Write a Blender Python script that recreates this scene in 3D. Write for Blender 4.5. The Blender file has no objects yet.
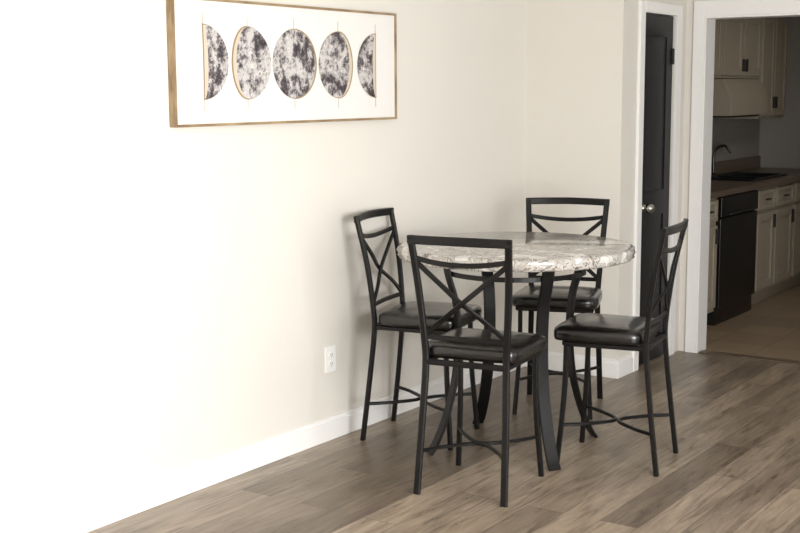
import bpy, bmesh, math
from mathutils import Vector, Matrix
scene=bpy.context.scene
scene.view_settings.view_transform='Standard'
scene.view_settings.look='None'
scene.view_settings.exposure=0.0

# ---------------------------------------------------------------- materials
def lin(c):
    c=c/255.0
    return c/12.92 if c<=.04045 else ((c+.055)/1.055)**2.4
def rgb(r,g,b): return (lin(r),lin(g),lin(b),1)
def mat(name,col,rough=.5,metal=0,spec=.5,noise=0,nscale=20,bump=0,bscale=60,coat=0):
    m=bpy.data.materials.new(name); m.use_nodes=True
    nt=m.node_tree; b=nt.nodes['Principled BSDF']
    b.inputs['Base Color'].default_value=col
    b.inputs['Roughness'].default_value=rough
    b.inputs['Metallic'].default_value=metal
    b.inputs['Specular IOR Level'].default_value=spec
    b.inputs['Coat Weight'].default_value=coat
    b.inputs['Coat Roughness'].default_value=.12
    tc=nt.nodes.new('ShaderNodeTexCoord')
    if noise:
        n=nt.nodes.new('ShaderNodeTexNoise'); n.inputs['Scale'].default_value=nscale
        n.inputs['Detail'].default_value=5
        nt.links.new(tc.outputs['Object'],n.inputs['Vector'])
        mx=nt.nodes.new('ShaderNodeMix'); mx.data_type='RGBA'
        mx.inputs[6].default_value=tuple(min(1,x*(1-noise)) for x in col[:3])+(1,)
        mx.inputs[7].default_value=tuple(min(1,x*(1+noise)) for x in col[:3])+(1,)
        nt.links.new(n.outputs['Fac'],mx.inputs[0]); nt.links.new(mx.outputs[2],b.inputs['Base Color'])
    if bump:
        n=nt.nodes.new('ShaderNodeTexNoise'); n.inputs['Scale'].default_value=bscale
        nt.links.new(tc.outputs['Object'],n.inputs['Vector'])
        bp=nt.nodes.new('ShaderNodeBump'); bp.inputs['Strength'].default_value=bump
        bp.inputs['Distance'].default_value=.01
        nt.links.new(n.outputs['Fac'],bp.inputs['Height']); nt.links.new(bp.outputs['Normal'],b.inputs['Normal'])
    return m
M_wall=mat('wall_paint',rgb(222,218,210),.7,noise=.012,nscale=3,bump=.08,bscale=150,spec=.3)
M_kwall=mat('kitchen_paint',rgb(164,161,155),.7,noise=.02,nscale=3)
M_ceil=mat('ceiling_paint',rgb(236,235,233),.8,noise=.01)
M_trim=mat('trim_white',rgb(240,239,237),.4,noise=.01)
M_black=mat('black_metal',rgb(12,11,12),.38,metal=0,spec=.32,bump=.05,bscale=300)
M_leather=mat('black_leather',rgb(8,7,8),.32,bump=.16,bscale=60,spec=.4,coat=.6)
M_door=mat('door_black',rgb(20,20,22),.4,noise=.03,spec=.3)
M_steel=mat('steel',rgb(180,178,172),.25,metal=1)
M_faucet=mat('faucet_metal',rgb(90,88,86),.3,metal=1)
M_cab=mat('cabinet_paint',rgb(158,147,130),.5,noise=.05,nscale=8)
M_counter=mat('counter_laminate',rgb(98,84,70),.35,noise=.35,nscale=45)
M_dw=mat('dishwasher_black',rgb(8,8,9),.3)
M_sink=mat('sink_black',rgb(14,14,15),.3)
M_splash=mat('backsplash',rgb(140,136,130),.4,noise=.12,nscale=20)
M_plastic=mat('outlet_plastic',rgb(240,240,238),.35)
M_dark=mat('slot_dark',rgb(40,38,36),.6)
M_canvas=mat('canvas_white',rgb(228,226,222),.7,noise=.01,nscale=40)
M_gold=mat('gold_foil',rgb(158,134,100),.5,metal=0,noise=.2,nscale=60)
M_beige=mat('moon_shadow_beige',rgb(205,192,174),.7,noise=.06,nscale=50)

def oak():
    m=mat('frame_oak',rgb(150,118,80),.5); nt=m.node_tree; b=nt.nodes['Principled BSDF']
    tc=nt.nodes.new('ShaderNodeTexCoord'); mp=nt.nodes.new('ShaderNodeMapping'); mp.inputs['Scale'].default_value=(10,2,2)
    n=nt.nodes.new('ShaderNodeTexNoise'); n.inputs['Scale'].default_value=5
    cr=nt.nodes.new('ShaderNodeValToRGB'); cr.color_ramp.elements[0].color=rgb(126,103,74); cr.color_ramp.elements[1].color=rgb(170,147,114)
    cr.color_ramp.elements[0].position=.3; cr.color_ramp.elements[1].position=.7
    L=nt.links.new; L(tc.outputs['Object'],mp.inputs['Vector']);L(mp.outputs[0],n.inputs['Vector']);L(n.outputs['Fac'],cr.inputs[0]);L(cr.outputs[0],b.inputs['Base Color'])
    return m
M_oak=oak()

def moonmat():
    m=mat('moon_print',rgb(200,195,195),.7); nt=m.node_tree; b=nt.nodes['Principled BSDF']; L=nt.links.new
    tc=nt.nodes.new('ShaderNodeTexCoord')
    # broad maria
    n=nt.nodes.new('ShaderNodeTexNoise'); n.inputs['Scale'].default_value=14; n.inputs['Detail'].default_value=14; n.inputs['Roughness'].default_value=.82
    cr=nt.nodes.new('ShaderNodeValToRGB'); e=cr.color_ramp.elements
    e[0].position=.43; e[0].color=rgb(54,47,51); e[1].position=.55; e[1].color=rgb(208,204,201)
    k=e.new(.485); k.color=rgb(104,97,100); k=e.new(.51); k.color=rgb(168,162,161)
    # two sizes of craters with bright rims
    def crater(scale,a,c,d):
        v=nt.nodes.new('ShaderNodeTexVoronoi'); v.inputs['Scale'].default_value=scale
        r=nt.nodes.new('ShaderNodeValToRGB'); g=r.color_ramp.elements
        g[0].position=a; g[0].color=(.50,.48,.49,1); g[1].position=d; g[1].color=(.92,.92,.92,1); q=g.new(c); q.color=(1.3,1.3,1.3,1)
        L(tc.outputs['Object'],v.inputs['Vector']); L(v.outputs['Distance'],r.inputs[0]); return r
    c1=crater(22,.13,.19,.26); c2=crater(58,.16,.24,.36)
    m1=nt.nodes.new('ShaderNodeMix'); m1.data_type='RGBA'; m1.blend_type='MULTIPLY'; m1.inputs[0].default_value=.8
    m2=nt.nodes.new('ShaderNodeMix'); m2.data_type='RGBA'; m2.blend_type='MULTIPLY'; m2.inputs[0].default_value=.6
    L(tc.outputs['Object'],n.inputs['Vector']);L(n.outputs['Fac'],cr.inputs[0])
    L(cr.outputs[0],m1.inputs[6]);L(c1.outputs[0],m1.inputs[7]);L(m1.outputs[2],m2.inputs[6]);L(c2.outputs[0],m2.inputs[7]);L(m2.outputs[2],b.inputs['Base Color'])
    return m
M_moon=moonmat()

def woodfloor():
    m=mat('plank_floor',rgb(140,122,104),.36,spec=.45); nt=m.node_tree; b=nt.nodes['Principled BSDF']; L=nt.links.new
    tc=nt.nodes.new('ShaderNodeTexCoord'); mp=nt.nodes.new('ShaderNodeMapping'); mp.inputs['Rotation'].default_value=(0,0,math.pi/2)
    br=nt.nodes.new('ShaderNodeTexBrick'); br.offset=.37; br.inputs['Scale'].default_value=1
    br.inputs['Brick Width'].default_value=1.22; br.inputs['Row Height'].default_value=.15
    br.inputs['Mortar Size'].default_value=.0014; br.inputs['Mortar Smooth'].default_value=.3; br.inputs['Bias'].default_value=0
    br.inputs['Color1'].default_value=rgb(106,95,83); br.inputs['Color2'].default_value=rgb(153,140,124); br.inputs['Mortar'].default_value=rgb(76,67,58)
    L(tc.outputs['Object'],mp.inputs['Vector']); L(mp.outputs[0],br.inputs['Vector'])
    mp2=nt.nodes.new('ShaderNodeMapping'); mp2.inputs['Scale'].default_value=(20,1.7,1)
    n=nt.nodes.new('ShaderNodeTexNoise'); n.inputs['Scale'].default_value=1.8; n.inputs['Detail'].default_value=8; n.inputs['Roughness'].default_value=.66; n.inputs['Distortion'].default_value=1.2
    ad=nt.nodes.new('ShaderNodeVectorMath'); ad.operation='ADD'
    L(tc.outputs['Object'],mp2.inputs['Vector']); 
    sc=nt.nodes.new('ShaderNodeVectorMath'); sc.operation='SCALE'; sc.inputs['Scale'].default_value=40
    L(br.outputs['Color'],sc.inputs[0]); L(mp2.outputs[0],ad.inputs[0]); L(sc.outputs[0],ad.inputs[1]); L(ad.outputs[0],n.inputs['Vector'])
    cr=nt.nodes.new('ShaderNodeValToRGB'); e=cr.color_ramp.elements
    e[0].position=.32; e[0].color=(.46,.42,.39,1); e[1].position=.64; e[1].color=(1.15,1.13,1.10,1); k=e.new(.46); k.color=(.86,.84,.81,1)
    L(n.outputs['Fac'],cr.inputs[0])
    n2=nt.nodes.new('ShaderNodeTexNoise'); n2.inputs['Scale'].default_value=3.5; n2.inputs['Detail'].default_value=3
    mp3=nt.nodes.new('ShaderNodeMapping'); mp3.inputs['Scale'].default_value=(2.2,.6,1)
    L(tc.outputs['Object'],mp3.inputs['Vector']); L(mp3.outputs[0],n2.inputs['Vector'])
    cr2=nt.nodes.new('ShaderNodeValToRGB'); cr2.color_ramp.elements[0].position=.35; cr2.color_ramp.elements[0].color=(.76,.74,.72,1); cr2.color_ramp.elements[1].position=.65; cr2.color_ramp.elements[1].color=(1.12,1.11,1.1,1)
    L(n2.outputs['Fac'],cr2.inputs[0])
    mx=nt.nodes.new('ShaderNodeMix'); mx.data_type='RGBA'; mx.blend_type='MULTIPLY'; mx.inputs[0].default_value=1
    mx2=nt.nodes.new('ShaderNodeMix'); mx2.data_type='RGBA'; mx2.blend_type='MULTIPLY'; mx2.inputs[0].default_value=1
    L(br.outputs['Color'],mx.inputs[6]); L(cr.outputs[0],mx.inputs[7]); L(mx.outputs[2],mx2.inputs[6]); L(cr2.outputs[0],mx2.inputs[7]); L(mx2.outputs[2],b.inputs['Base Color'])
    bp=nt.nodes.new('ShaderNodeBump'); bp.inputs['Strength'].default_value=.12; bp.inputs['Distance'].default_value=.004
    L(n.outputs['Fac'],bp.inputs['Height']); L(bp.outputs['Normal'],b.inputs['Normal'])
    return m
M_floor=woodfloor()

def tile():
    m=mat('kitchen_tile',rgb(150,138,124),.45); nt=m.node_tree; b=nt.nodes['Principled BSDF']; L=nt.links.new
    tc=nt.nodes.new('ShaderNodeTexCoord'); br=nt.nodes.new('ShaderNodeTexBrick'); br.offset=0; br.inputs['Scale'].default_value=1
    br.inputs['Brick Width'].default_value=.33; br.inputs['Row Height'].default_value=.33; br.inputs['Mortar Size'].default_value=.004
    br.inputs['Color1'].default_value=rgb(148,128,106); br.inputs['Color2'].default_value=rgb(134,116,96); br.inputs['Mortar'].default_value=rgb(110,95,80)
    L(tc.outputs['Object'],br.inputs['Vector']); L(br.outputs['Color'],b.inputs['Base Color']); return m
M_tile=tile()

def marble():
    m=mat('faux_marble',rgb(220,214,206),.10,spec=.6); nt=m.node_tree; b=nt.nodes['Principled BSDF']; L=nt.links.new
    tc=nt.nodes.new('ShaderNodeTexCoord')
    n0=nt.nodes.new('ShaderNodeTexNoise'); n0.inputs['Scale'].default_value=3; n0.inputs['Detail'].default_value=4
    ma=nt.nodes.new('ShaderNodeVectorMath'); ma.operation='MULTIPLY_ADD'; ma.inputs[1].default_value=(.6,.6,.6)
    L(tc.outputs['Object'],n0.inputs['Vector']); L(n0.outputs['Color'],ma.inputs[0]); L(tc.outputs['Object'],ma.inputs[2])
    n=nt.nodes.new('ShaderNodeTexNoise'); n.inputs['Scale'].default_value=4.0; n.inputs['Detail'].default_value=7; n.inputs['Roughness'].default_value=.55; n.inputs['Distortion'].default_value=1.5
    L(ma.outputs[0],n.inputs['Vector'])
    cr=nt.nodes.new('ShaderNodeValToRGB'); e=cr.color_ramp.elements
    e[0].position=.36; e[0].color=rgb(176,171,163); e[1].position=.62; e[1].color=rgb(214,212,207)
    k=e.new(.480); k.color=rgb(190,186,179); k=e.new(.5); k.color=rgb(84,76,68); k=e.new(.516); k.color=rgb(196,192,186)
    k=e.new(.415); k.color=rgb(112,104,96); k=e.new(.44); k.color=rgb(186,181,174); k=e.new(.56); k.color=rgb(150,144,137); k=e.new(.575); k.color=rgb(206,203,198)
    L(n.outputs['Fac'],cr.inputs[0]); L(cr.outputs[0],b.inputs['Base Color']); return m
M_marble=marble()

# ---------------------------------------------------------------- helpers
def link(o,parent=None):
    scene.collection.objects.link(o)
    if parent: o.parent=parent
    return o
def empty(name,loc=(0,0,0),rz=0):
    e=bpy.data.objects.new(name,None); e.location=loc; e.rotation_euler=(0,0,rz); e.empty_display_size=.1
    return link(e)
def mesh_obj(name,bm,m,parent=None,smooth=False,bevel=0):
    bmesh.ops.recalc_face_normals(bm,faces=bm.faces)
    me=bpy.data.meshes.new(name); bm.to_mesh(me); bm.free()
    if smooth:
        for p in me.polygons: p.use_smooth=True
    for mm in (m if isinstance(m,(list,tuple)) else [m]): me.materials.append(mm)
    o=bpy.data.objects.new(name,me); link(o,parent)
    if bevel:
        md=o.modifiers.new('bevel','BEVEL'); md.width=bevel; md.segments=2; md.limit_method='ANGLE'
    return o
def addbox(bm,lo,hi,mi=0):
    vs=[bm.verts.new((x,y,z)) for x in (lo[0],hi[0]) for y in (lo[1],hi[1]) for z in (lo[2],hi[2])]
    for f in [(0,1,3,2),(4,6,7,5),(0,4,5,1),(2,3,7,6),(0,2,6,4),(1,5,7,3)]:
        fc=bm.faces.new([vs[i] for i in f]); fc.material_index=mi
def box(name,lo,hi,m,parent=None,bevel=0):
    bm=bmesh.new(); addbox(bm,lo,hi); return mesh_obj(name,bm,m,parent,bevel=bevel)
def smooth_path(pts,sub=6):
    P=[Vector(p) for p in pts]
    if len(P)<3: return P
    out=[]
    for i in range(len(P)-1):
        p0=P[i-1] if i>0 else P[0]*2-P[1]; p1=P[i];p2=P[i+1]; p3=P[i+2] if i+2<len(P) else P[-1]*2-P[-2]
        for k in range(sub):
            t=k/sub
            out.append(.5*((2*p1)+(-p0+p2)*t+(2*p0-5*p1+4*p2-p3)*t*t+(-p0+3*p1-3*p2+p3)*t**3))
    out.append(P[-1]); return out
def sweep(bm,pts,w,h,side,sub=6,rnd=0):
    """rect (or round) bar along the path; w along `side`, h along the other."""
    P=smooth_path(pts,sub); side=Vector(side).normalized(); rings=[]
    for i,p in enumerate(P):
        a=P[max(0,i-1)]; b=P[min(len(P)-1,i+1)]; t=(b-a).normalized()
        s=(side-t*side.dot(t)).normalized(); n=t.cross(s)
        if rnd:
            prof=[(math.cos(k*2*math.pi/rnd)*w/2,math.sin(k*2*math.pi/rnd)*h/2) for k in range(rnd)]
        else:
            c=min(w,h)*.22
            x,y=w/2,h/2
            prof=[(x,-y+c),(x,y-c),(x-c,y),(-x+c,y),(-x,y-c),(-x,-y+c),(-x+c,-y),(x-c,-y)]
        rings.append([bm.verts.new(p+s*u+n*v) for u,v in prof])
    N=len(rings[0])
    for i in range(len(rings)-1):
        for k in range(N):
            bm.faces.new((rings[i][k],rings[i][(k+1)%N],rings[i+1][(k+1)%N],rings[i+1][k]))
    bm.faces.new(rings[0][::-1]); bm.faces.new(rings[-1])
def bar(name,pts,w,h,side,m,parent,sub=6,rnd=0):
    bm=bmesh.new(); sweep(bm,pts,w,h,side,sub,rnd); return mesh_obj(name,bm,m,parent,smooth=bool(rnd))

# ---------------------------------------------------------------- room shell
YC=6.275; XK=.58; YK=7.16; T=.12; CH=2.44; XR=4.7; YB=-1.3; XO=.697; XO2=1.80; ZO=1.99; CW=.068
KX=-.12; KY=10.6; KXR=3.0
box('floor',(-.15,YB-.15,-.1),(XR+.15,YK+.03,0),M_floor)
box('floor_kitchen',(KX-.12,YK+.03,-.1),(KXR+.12,KY+.12,0),M_tile)
box('ceiling',(KX-.12,YB-.15,CH),(XR+.15,KY+.12,CH+.1),M_ceil)
box('wall_left',(-.15,YB-.15,0),(0,YC,CH),M_wall)
box('wall_back',(0,YB-.15,0),(XR+.15,YB,CH),M_wall)
WZ0,WZ1=.6,2.15
WINS=[(.5,2.7),(4.3,5.5)]  # second opening is made up, unseen, to carry fill for the far area
bm=bmesh.new(); ya=YB
for a,b_ in WINS:
    addbox(bm,(XR,ya,0),(XR+.15,a,CH)); addbox(bm,(XR,a,0),(XR+.15,b_,WZ0)); addbox(bm,(XR,a,WZ1),(XR+.15,b_,CH)); ya=b_
addbox(bm,(XR,ya,0),(XR+.15,YK,CH))
mesh_obj('wall_right',bm,M_wall)
# closet volume: front face + return with door opening
DY0,DY1,DZ=6.53,6.985,1.99
box('wall_closet_front',(-.15,YC,0),(XK,YC+.11,CH),M_wall)
bm=bmesh.new()
addbox(bm,(XK-.11,YC+.11,0),(XK,DY0,CH)); addbox(bm,(XK-.11,DY1,0),(XK,YK,CH)); addbox(bm,(XK-.11,DY0,DZ),(XK,DY1,CH))
mesh_obj('wall_closet_side',bm,M_wall)
bm=bmesh.new()
addbox(bm,(-.15,YK,0),(XO,YK+T,CH)); addbox(bm,(XO2,YK,0),(XR+.15,YK+T,CH)); addbox(bm,(XO,YK,ZO),(XO2,YK+T,CH))
mesh_obj('wall_far',bm,M_wall)
box('wall_closet_left',(-.15,YC+.11,0),(-.05,YK,CH),M_wall)
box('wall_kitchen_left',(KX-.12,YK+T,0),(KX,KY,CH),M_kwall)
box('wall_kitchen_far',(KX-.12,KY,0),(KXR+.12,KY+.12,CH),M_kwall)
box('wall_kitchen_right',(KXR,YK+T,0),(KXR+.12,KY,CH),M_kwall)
# baseboards
def baseboard(name,lo,hi,axis,sgn):
    bm=bmesh.new(); addbox(bm,(lo[0],lo[1],0),(hi[0],hi[1],.085))
    l=list(lo);h=list(hi)
    if axis=='x':
        if sgn>0: h[0]=lo[0]+(hi[0]-lo[0])*.55
        else: l[0]=hi[0]-(hi[0]-lo[0])*.55
    else:
        if sgn>0: h[1]=lo[1]+(hi[1]-lo[1])*.55
        else: l[1]=hi[1]-(hi[1]-lo[1])*.55
    addbox(bm,(l[0],l[1],.085),(h[0],h[1],.105))
    mesh_obj(name,bm,M_trim,bevel=.002)
baseboard('baseboard_left',(0,YB),(.014,YC),'x',1)
baseboard('baseboard_closet_front',(.014,YC-.014),(XK+.014,YC),'y',-1)
baseboard('baseboard_closet_side',(XK,YC),(XK+.014,DY0-.065),'x',1)
baseboard('baseboard_far',(XO2+.09,YK-.014),(XR,YK),'y',-1)
baseboard('baseboard_right',(XR-.014,YB),(XR,YK-.014),'x',-1)
# closet door casing + door
bm=bmesh.new()
addbox(bm,(XK,DY0-.065,0),(XK+.018,DY0,DZ+.06)); addbox(bm,(XK,DY1,0),(XK+.018,DY1+.075,DZ+.06)); addbox(bm,(XK,DY0,DZ),(XK+.018,DY1,DZ+.06))
mesh_obj('trim_1',bm,M_trim,bevel=.003)
door=empty('door_1')
bm=bmesh.new(); dx0,dx1=XK-.045,XK-.008
addbox(bm,(dx0,DY0+.004,.012),(dx1-.006,DY1-.004,DZ-.004))
for a,b_,c,d in [(DY0+.004,DY0+.09,.012,DZ-.004),(DY1-.09,DY1-.004,.012,DZ-.004),(DY0+.09,DY1-.09,.012,.22),(DY0+.09,DY1-.09,.86,1.0),(DY0+.09,DY1-.09,DZ-.12,DZ-.004)]:
    addbox(bm,(dx1-.006,a,c),(dx1,b_,d))
mesh_obj('door_leaf',bm,M_door,door)
bm=bmesh.new(); bmesh.ops.create_uvsphere(bm,u_segments=20,v_segments=12,radius=.027,matrix=Matrix.Translation((dx1+.05,DY0+.05,.915)))
bmesh.ops.create_cone(bm,cap_ends=True,segments=20,radius1=.03,radius2=.012,depth=.03,matrix=Matrix.Translation((dx1+.013,DY0+.05,.915))@Matrix.Rotation(math.pi/2,4,'Y'))
mesh_obj('door_knob',bm,M_steel,door,smooth=True)
for i,z in enumerate((.25,1.76)):
    bm=bmesh.new(); addbox(bm,(dx1,DY1-.02,z-.045),(dx1+.012,DY1-.002,z+.045)); mesh_obj('hinge_%d'%(i+1),bm,M_dark,door,bevel=.002)
# kitchen opening casing
bm=bmesh.new()
addbox(bm,(XO-CW,YK-.018,0),(XO,YK,ZO+.09)); addbox(bm,(XO2,YK-.018,0),(XO2+CW,YK,ZO+.09)); addbox(bm,(XO,YK-.018,ZO),(XO2,YK,ZO+.09))
addbox(bm,(XO,YK-.018,0),(XO+.012,YK+T+.01,ZO)); addbox(bm,(XO2-.012,YK-.018,0),(XO2,YK+T+.01,ZO)); addbox(bm,(XO+.012,YK-.018,ZO-.012),(XO2-.012,YK+T+.01,ZO))
mesh_obj('trim_2',bm,M_trim,bevel=.003)
box('trim_threshold',(XO+.012,YK-.005,0),(XO2-.012,YK+.06,.008),M_counter,bevel=.003)
# windows (right wall, off camera); the second is invented to even the light
for i,(W0,W1) in enumerate(WINS):
    win=empty('window_%d'%(i+1))
    bm=bmesh.new(); x0=XR-.02
    addbox(bm,(x0,W0-.07,WZ0-.07),(XR,W0,WZ1+.07));addbox(bm,(x0,W1,WZ0-.07),(XR,W1+.07,WZ1+.07));addbox(bm,(x0,W0,WZ1),(XR,W1,WZ1+.07));addbox(bm,(x0-.03,W0-.07,WZ0-.07),(XR,W1+.07,WZ0))
    ym=(W0+W1)/2; addbox(bm,(XR+.03,ym-.03,WZ0),(XR+.07,ym+.03,WZ1)); zm=(WZ0+WZ1)/2; addbox(bm,(XR+.03,W0,zm-.02),(XR+.07,W1,zm+.02))
    mesh_obj('window_frame',bm,M_trim,win,bevel=.003)

# ---------------------------------------------------------------- outlet
ol=empty('wall_outlet',(0,4.445,.372))
box('cover_plate',(0,-.037,-.06),(.006,.037,.06),M_plastic,ol,bevel=.002)
for i,z in enumerate((-.021,.021)):
    bm=bmesh.new(); bmesh.ops.create_cone(bm,cap_ends=True,segments=24,radius1=.017,radius2=.016,depth=.004,matrix=Matrix.Translation((.008,0,z))@Matrix.Rotation(math.pi/2,4,'Y'))
    mesh_obj('receptacle_%d'%(i+1),bm,M_plastic,ol)
    bm=bmesh.new()
    for dy in(-.006,.006): addbox(bm,(.0095,dy-.0012,z-.003),(.0105,dy+.0012,z+.006))
    addbox(bm,(.0095,-.002,z-.011),(.0105,.002,z-.007)); mesh_obj('slots_%d'%(i+1),bm,M_dark,ol)

# ---------------------------------------------------------------- picture
p1,p2,zb,zt=3.470,4.945,1.441,1.930
pic=empty('framed_moon_phase_print',(0,0,0))
fw=.010; D=.036
bm=bmesh.new()
addbox(bm,(0.001,p1,zb),(D,p1+fw,zt));addbox(bm,(0.001,p2-fw,zb),(D,p2,zt));addbox(bm,(0.001,p1+fw,zb),(D,p2-fw,zb+fw));addbox(bm,(0.001,p1+fw,zt-fw),(D,p2-fw,zt))
mesh_obj('frame',bm,M_oak,pic,bevel=.0015)
box('canvas',(.003,p1+fw,zb+fw),(D-.008,p2-fw,zt-fw),M_canvas,pic)
R=.142; zc=(zb+zt)/2+.002
def moonshape(cy,limb,term,r,x,m,name):
    """limb=+1: full arc on the +y side; terminator bulge `term` (signed, + toward +y)."""
    N=40; bm=bmesh.new(); prev=None
    for k in range(N+1):
        a=-math.pi/2+math.pi*k/N; z=zc+r*math.sin(a); c=max(math.cos(a),1e-4)
        cur=(bm.verts.new((x,cy+limb*r*c,z)),bm.verts.new((x,cy+term*r/R*c,z)))
        if prev: bm.faces.new((prev[0],cur[0],cur[1],prev[1]))
        prev=cur
    me=bpy.data.meshes.new(name); bm.to_mesh(me); bm.free(); me.materials.append(m)
    return link(bpy.data.objects.new(name,me),pic)
xs=D-.008
for i,(cy,limb,term,bw) in enumerate([(3.636,1,.026,.022),(3.895,1,-.070,.020),(4.190,1,-R,0),(4.497,-1,.080,.020),(4.780,-1,-.024,.022)]):
    off=-.006*limb if i!=2 else .007
    t2=term-bw*limb
    if bw: moonshape(cy,limb,t2,R,xs+.0016,M_beige,'moon_dark_side_%d'%(i+1))
    moonshape(cy+off,limb,t2,R+.004,xs+.0010,M_gold,'gold_rim_%d'%(i+1))
    moonshape(cy,limb,term,R,xs+.0022,M_moon,'moon_%d'%(i+1))
    bm=bmesh.new()
    for s in(1,-1):
        z0=zc+s*(R+.004); z1=zc+s*(R+.045)
        addbox(bm,(xs,cy-.0009,min(z0,z1)),(xs+.001,cy+.0009,max(z0,z1)))
    mesh_obj('line_art_%d'%(i+1),bm,M_gold,pic)

# ---------------------------------------------------------------- table
TX,TY=.755,4.80; TR=.515; ZT=.907; TH=.053
tab=empty('round_dining_table',(TX,TY,0))
prof=[(0,ZT),(TR-.02,ZT),(TR-.008,ZT-.003),(TR,ZT-.010),(TR+.001,ZT-.022),(TR-.004,ZT-.034),(TR-.003,ZT-.043),(TR-.012,ZT-TH+.002),(TR-.03,ZT-TH),(0,ZT-TH)]
bm=bmesh.new(); N=96; rings=[]
for (r,z) in prof:
    if r==0: rings.append([bm.verts.new((0,0,z))])
    else:
        ring=[]
        for k in range(N):
            a=2*math.pi*k/N
            w=0
            if z<ZT-.005 and r>TR-.02: w=.0025*math.sin(17*a+z*300)+.002*math.sin(41*a)
            ring.append(bm.verts.new(((r+w)*math.cos(a),(r+w)*math.sin(a),z)))
        rings.append(ring)
for i in range(len(rings)-1):
    A,B=rings[i],rings[i+1]
    for k in range(N):
        k2=(k+1)%N
        if len(A)==1: bm.faces.new((A[0],B[k],B[k2]))
        elif len(B)==1: bm.faces.new((A[k],A[k2],B[0]))
        else: bm.faces.new((A[k],B[k],B[k2],A[k2]))
mesh_obj('table_top',bm,M_marble,tab,smooth=True)
ang0=math.radians(-36)
ZU=ZT-TH
for i in range(4):
    a=ang0+i*math.pi/2; d=Vector((math.cos(a),math.sin(a),0)); t=Vector((-math.sin(a),math.cos(a),0))
    pts=[(.330,ZU-.006),(.312,ZU-.08),(.280,.66),(.270,.50),(.286,.32),(.328,.16),(.375,.05),(.405,.0055)]
    bar('leg_%d'%(i+1),[d*r+Vector((0,0,z)) for r,z in pts],.055,.014,t,M_black,tab)
bm=bmesh.new(); r,z=.304,ZU-.06; n=64; rr=[]
for k in range(n):
    a=2*math.pi*k/n; rr.append([bm.verts.new((q*math.cos(a),q*math.sin(a),z+h)) for q,h in((r-.005,-.010),(r+.005,-.010),(r+.005,.010),(r-.005,.010))])
for k in range(n):
    for j in range(4): bm.faces.new((rr[k][j],rr[k][(j+1)%4],rr[(k+1)%n][(j+1)%4],rr[(k+1)%n][j]))
mesh_obj('upper_ring',bm,M_black,tab)
bm=bmesh.new()
for i in range(2):
    a=ang0+i*math.pi/2; d=Vector((math.cos(a),math.sin(a),0)); t=Vector((-math.sin(a),math.cos(a),0))
    sweep(bm,[d*-.335+Vector((0,0,ZU-.008)),d*.335+Vector((0,0,ZU-.008))],.03,.014,t)
mesh_obj('top_support',bm,M_black,tab)

# ---------------------------------------------------------------- chairs
def chair(bx,by,dx,dy):
    """(bx,by): floor midpoint between the back posts, (dx,dy): facing."""
    rz=math.atan2(dy,dx)-math.pi/2
    e=empty('dining_chair',(bx,by,0),rz)
    X=Vector((1,0,0)); m=M_black
    def post(s): return [(s*.183,-.01,0),(s*.176,.02,.25),(s*.168,.045,.5),(s*.172,.042,.62),(s*.186,.018,.82),(s*.200,-.025,1.025)]
    for i,s in enumerate((-1,1)):
        bar('back_post_%d'%(i+1),post(s),.027,.019,X,m,e)
        bar('front_leg_%d'%(i+1),[(s*.165,.385,.54),(s*.167,.392,.3),(s*.185,.415,0)],.021,.021,X,m,e)
    def py(z):
        P=smooth_path(post(1),10); return min(P,key=lambda p:abs(p.z-z))
    a=py(1.01)
    bar('top_rail',[(-a.x-.012,a.y,1.010),(-a.x*.5,a.y-.02,1.012),(0,a.y-.027,1.013),(a.x*.5,a.y-.02,1.012),(a.x+.012,a.y,1.010)],.034,.018,(0,0,1),m,e)
    a=py(.93)
    bar('upper_rail',[(-a.x,a.y,.938),(-a.x*.5,a.y-.016,.924),(0,a.y-.02,.919),(a.x*.5,a.y-.016,.924),(a.x,a.y,.938)],.02,.012,(0,0,1),m,e)
    b=py(.625)
    bar('lower_rail',[(-b.x,b.y,.625),(0,b.y-.010,.625),(b.x,b.y,.625)],.02,.012,(0,0,1),m,e)
    for i,s in enumerate((-1,1)):
        bar('cross_bar_%d'%(i+1),[(s*a.x*.97,a.y,.924),(s*.085,(a.y+b.y)/2-.018,.838),(0,(a.y+b.y)/2-.016-(.004*s),.767),(-s*.09,b.y-.012,.696),(-s*b.x*.97,b.y,.632)],.02,.010,X,m,e)
    bm=bmesh.new(); z=.524
    c=[(-.165,.045),(.165,.045),(.178,.39),(-.178,.39)]
    for k in range(4):
        p,q=c[k],c[(k+1)%4]; sweep(bm,[(p[0],p[1],z),(q[0],q[1],z)],.022,.022,(0,0,1))
    mesh_obj('seat_frame',bm,m,e)
    bm=bmesh.new(); n=64
    levels=[(.90,.0),(.985,.004),(1.0,.016),(1.0,.036),(.985,.048),(.93,.056),(.75,.063),(.45,.068),(.2,.0695)]
    rings=[]
    for sc,h in levels:
        ring=[]
        for k in range(n):
            t=2*math.pi*k/n; ct,st=math.cos(t),math.sin(t); ex=.30
            x=abs(ct)**ex*(1 if ct>0 else -1); y=abs(st)**ex*(1 if st>0 else -1)
            hw=.200+ .014*(y+1)/2
            ring.append(bm.verts.new((x*hw*sc,.252+y*.195*sc,.535+h)))
        rings.append(ring)
    for i in range(len(rings)-1):
        for k in range(n): bm.faces.new((rings[i][k],rings[i][(k+1)%n],rings[i+1][(k+1)%n],rings[i+1][k]))
    bm.faces.new(rings[0][::-1]); bm.faces.new(rings[-1])
    mesh_obj('seat',bm,M_leather,e,smooth=True)
    z=.17; y0=py(z).y
    bar('rear_stretcher',[(-.178,y0,z),(-.11,.11,z),(0,.200,z),(.11,.11,z),(.178,y0,z)],.014,.014,(0,0,1),m,e,sub=8)
    bar('front_stretcher',[(-.174,.398,z),(-.11,.305,z),(0,.214,z),(.11,.305,z),(.174,.398,z)],.014,.014,(0,0,1),m,e,sub=8)
    return e
chair(.945,4.035,-.15,.99)
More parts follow.
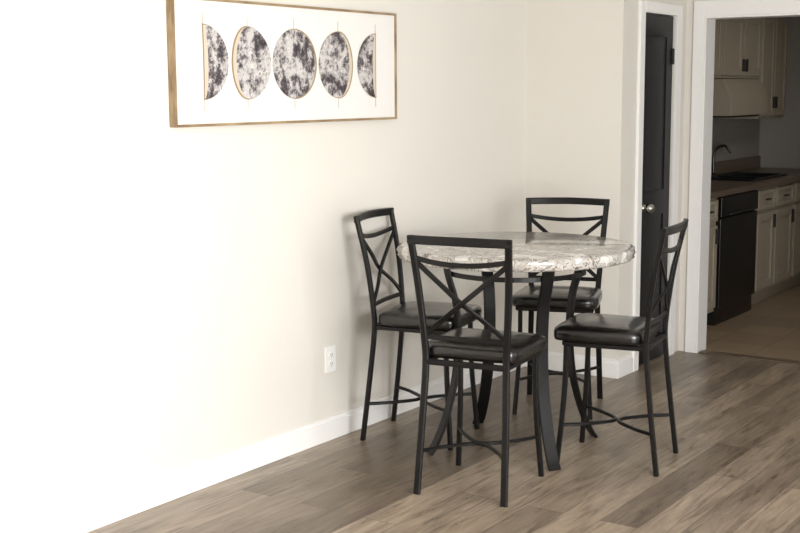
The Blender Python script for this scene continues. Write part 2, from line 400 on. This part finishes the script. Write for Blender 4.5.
chair(.105,4.69,.978,.208)
chair(1.42,4.91,-.986,-.165)
chair(.53,5.74,.32,-.947)

# ---------------------------------------------------------------- kitchen
FX=.49; Y0=7.32; Y1=KY-.006; KC=KX+.006
dwa,dwb=8.06,8.80
cab=empty('base_cabinet_run')
bm=bmesh.new()
addbox(bm,(KC,Y0,.10),(FX-.02,dwa-.01,.87)); addbox(bm,(KC,dwb+.01,.10),(FX-.02,Y1,.87)); addbox(bm,(KC,Y0,0),(FX-.08,dwa-.01,.10)); addbox(bm,(KC,dwb+.01,0),(FX-.08,Y1,.10))
mesh_obj('carcass',bm,M_cab,cab)
def shaker(bm,ya,yb,za,zb_,x0,fr=.055):
    addbox(bm,(x0,ya,za),(x0+.008,yb,zb_))
    addbox(bm,(x0+.008,ya,za),(x0+.02,ya+fr,zb_));addbox(bm,(x0+.008,yb-fr,za),(x0+.02,yb,zb_))
    addbox(bm,(x0+.008,ya+fr,za),(x0+.02,yb-fr,za+fr));addbox(bm,(x0+.008,ya+fr,zb_-fr),(x0+.02,yb-fr,zb_))
bm=bmesh.new(); bk=bmesh.new()
segs=[(Y0+.01,7.66),(7.70,dwa-.03),(dwb+.05,9.22),(9.26,9.66),(9.72,10.12),(10.16,10.56)]
for a,b_ in segs:
    shaker(bm,a,b_,.13,.68,FX-.02); shaker(bm,a,b_,.71,.85,FX-.02,.03)
    addbox(bk,(FX,(a+b_)/2-.04,.775),(FX+.02,(a+b_)/2+.04,.785)); addbox(bk,(FX,b_-.04,.56),(FX+.02,b_-.03,.66))
mesh_obj('cabinet_doors',bm,M_cab,cab,bevel=.002); mesh_obj('cabinet_handles',bk,M_dark,cab)
SY0,SY1=8.95,9.70
bm=bmesh.new()
addbox(bm,(KC,Y0,.87),(FX+.02,SY0,.91)); addbox(bm,(KC,SY1,.87),(FX+.02,Y1,.91)); addbox(bm,(KC,SY0,.87),(.0,SY1,.91)); addbox(bm,(.42,SY0,.87),(FX+.02,SY1,.91))
addbox(bm,(KC+.012,Y0,.91),(KC+.03,Y1,1.01))
mesh_obj('countertop',bm,M_counter,cab,bevel=.003)
box('backsplash',(KC,Y0,.91),(KC+.012,Y1,1.34),M_splash,cab)
bm=bmesh.new(); addbox(bm,(0,SY0,.872),(.42,SY1,.876)); 
for lo,hi in [((0,SY0,.876),(.02,SY1,.925)),((.40,SY0,.876),(.42,SY1,.925)),((.02,SY0,.876),(.4,SY0+.02,.925)),((.02,SY1-.02,.876),(.4,SY1,.925)),((.02,9.32,.876),(.4,9.34,.918))]: addbox(bm,lo,hi)
mesh_obj('sink_basin',bm,M_sink,cab,bevel=.002)
bm=bmesh.new(); sweep(bm,[(-.04,9.36,.91),(-.04,9.36,1.07),(-.01,9.36,1.13),(.05,9.36,1.14),(.09,9.36,1.09)],.022,.022,(0,1,0),rnd=12)
mesh_obj('faucet',bm,M_faucet,cab,smooth=True)
dw=empty('dishwasher')
box('dishwasher_body',(KC+.02,dwa,0),(FX-.015,dwb,.865),M_dw,dw)
box('dishwasher_door',(FX-.015,dwa+.004,.12),(FX+.008,dwb-.004,.72),M_dw,dw,bevel=.004)
box('dishwasher_panel',(FX-.015,dwa+.004,.73),(FX+.012,dwb-.004,.862),M_dw,dw,bevel=.004)
box('dishwasher_handle',(FX+.012,dwa+.15,.735),(FX+.03,dwb-.15,.75),M_dark,dw,bevel=.003)
up=empty('upper_cabinet_run')
bm=bmesh.new(); addbox(bm,(KC,7.9,1.65),(.18,9.70,2.13)); addbox(bm,(KC,9.70,1.34),(.18,10.32,2.13)); mesh_obj('upper_carcass',bm,M_cab,up)
bm=bmesh.new(); 
for a,b_ in [(7.93,8.36),(8.40,8.82),(8.86,9.26),(9.30,9.67)]: shaker(bm,a,b_,1.67,2.11,.18)
for a,b_ in [(9.72,10.0),(10.02,10.30)]: shaker(bm,a,b_,1.36,2.11,.18,.045)
mesh_obj('upper_doors',bm,M_cab,up,bevel=.002)
bm=bmesh.new()
for y in (8.345,8.415,9.245,9.315): addbox(bm,(.20,y-.005,1.70),(.22,y+.005,1.79))
for y in (9.985,10.035): addbox(bm,(.20,y-.005,1.42),(.22,y+.005,1.51))
mesh_obj('upper_handles',bm,M_dark,up)
hood=empty('range_hood')
bm=bmesh.new(); pts=[(KC,1.645),(.19,1.645),(.26,1.52),(.26,1.38),(KC,1.38)]
a=[bm.verts.new((x,8.86,z)) for x,z in pts]; b_=[bm.verts.new((x,9.66,z)) for x,z in pts]
bm.faces.new(a); bm.faces.new(b_[::-1])
for k in range(5): bm.faces.new((a[k],b_[k],b_[(k+1)%5],a[(k+1)%5]))
mesh_obj('hood_body',bm,M_cab,hood,bevel=.004)
box('hood_filter',(KC+.04,8.92,1.366),(.22,9.60,1.3795),M_dark,hood)

# ---------------------------------------------------------------- lights
def area(name,loc,rot,sx,sy,power,col):
    l=bpy.data.lights.new(name,'AREA'); l.shape='RECTANGLE'; l.size=sx; l.size_y=sy; l.energy=power; l.color=col
    o=bpy.data.objects.new(name,l); o.location=loc; o.rotation_euler=rot; link(o); return o
for nm,(W0,W1),pw in (('window_daylight',WINS[0],292),('window_daylight_far',WINS[1],14)):  # far one is added fill, set in the invented second window
    area(nm,(XR+.02,(W0+W1)/2,(WZ0+WZ1)/2),(0,math.pi/2,0),WZ1-WZ0,W1-W0,pw,(1,.996,.987))
area('ceiling_lamp_light',(3.0,3.0,CH-.03),(0,0,0),1.0,1.0,9,(1,.98,.96))  # added overhead fill for the room, no fixture modelled
area('kitchen_ceiling_light',(1.6,9.0,CH-.03),(0,0,0),.6,.6,8,(1,.95,.88))  # weak unseen fill added to lift the kitchen
w=bpy.data.worlds.new('world'); scene.world=w; w.use_nodes=True
w.node_tree.nodes['Background'].inputs[0].default_value=(.8,.88,1,1); w.node_tree.nodes['Background'].inputs[1].default_value=1.0

# ---------------------------------------------------------------- camera
f,pitch,roll,yaw,H,cx=1260.16,.1389,-.0054,.5973,1.5753,3.4103
F=Vector((-math.sin(yaw)*math.cos(pitch),math.cos(yaw)*math.cos(pitch),-math.sin(pitch)))
Rr=Vector((math.cos(yaw),math.sin(yaw),0)); U=Rr.cross(F)
R2=Rr*math.cos(roll)+U*math.sin(roll); U2=-Rr*math.sin(roll)+U*math.cos(roll)
cd=bpy.data.cameras.new('camera'); cd.sensor_width=36; cd.lens=f*36/800; cd.clip_start=.05
co=bpy.data.objects.new('camera',cd); link(co)
mw=Matrix((R2,U2,-F)).transposed().to_4x4(); mw.translation=(cx,0,H); co.matrix_world=mw
scene.camera=co
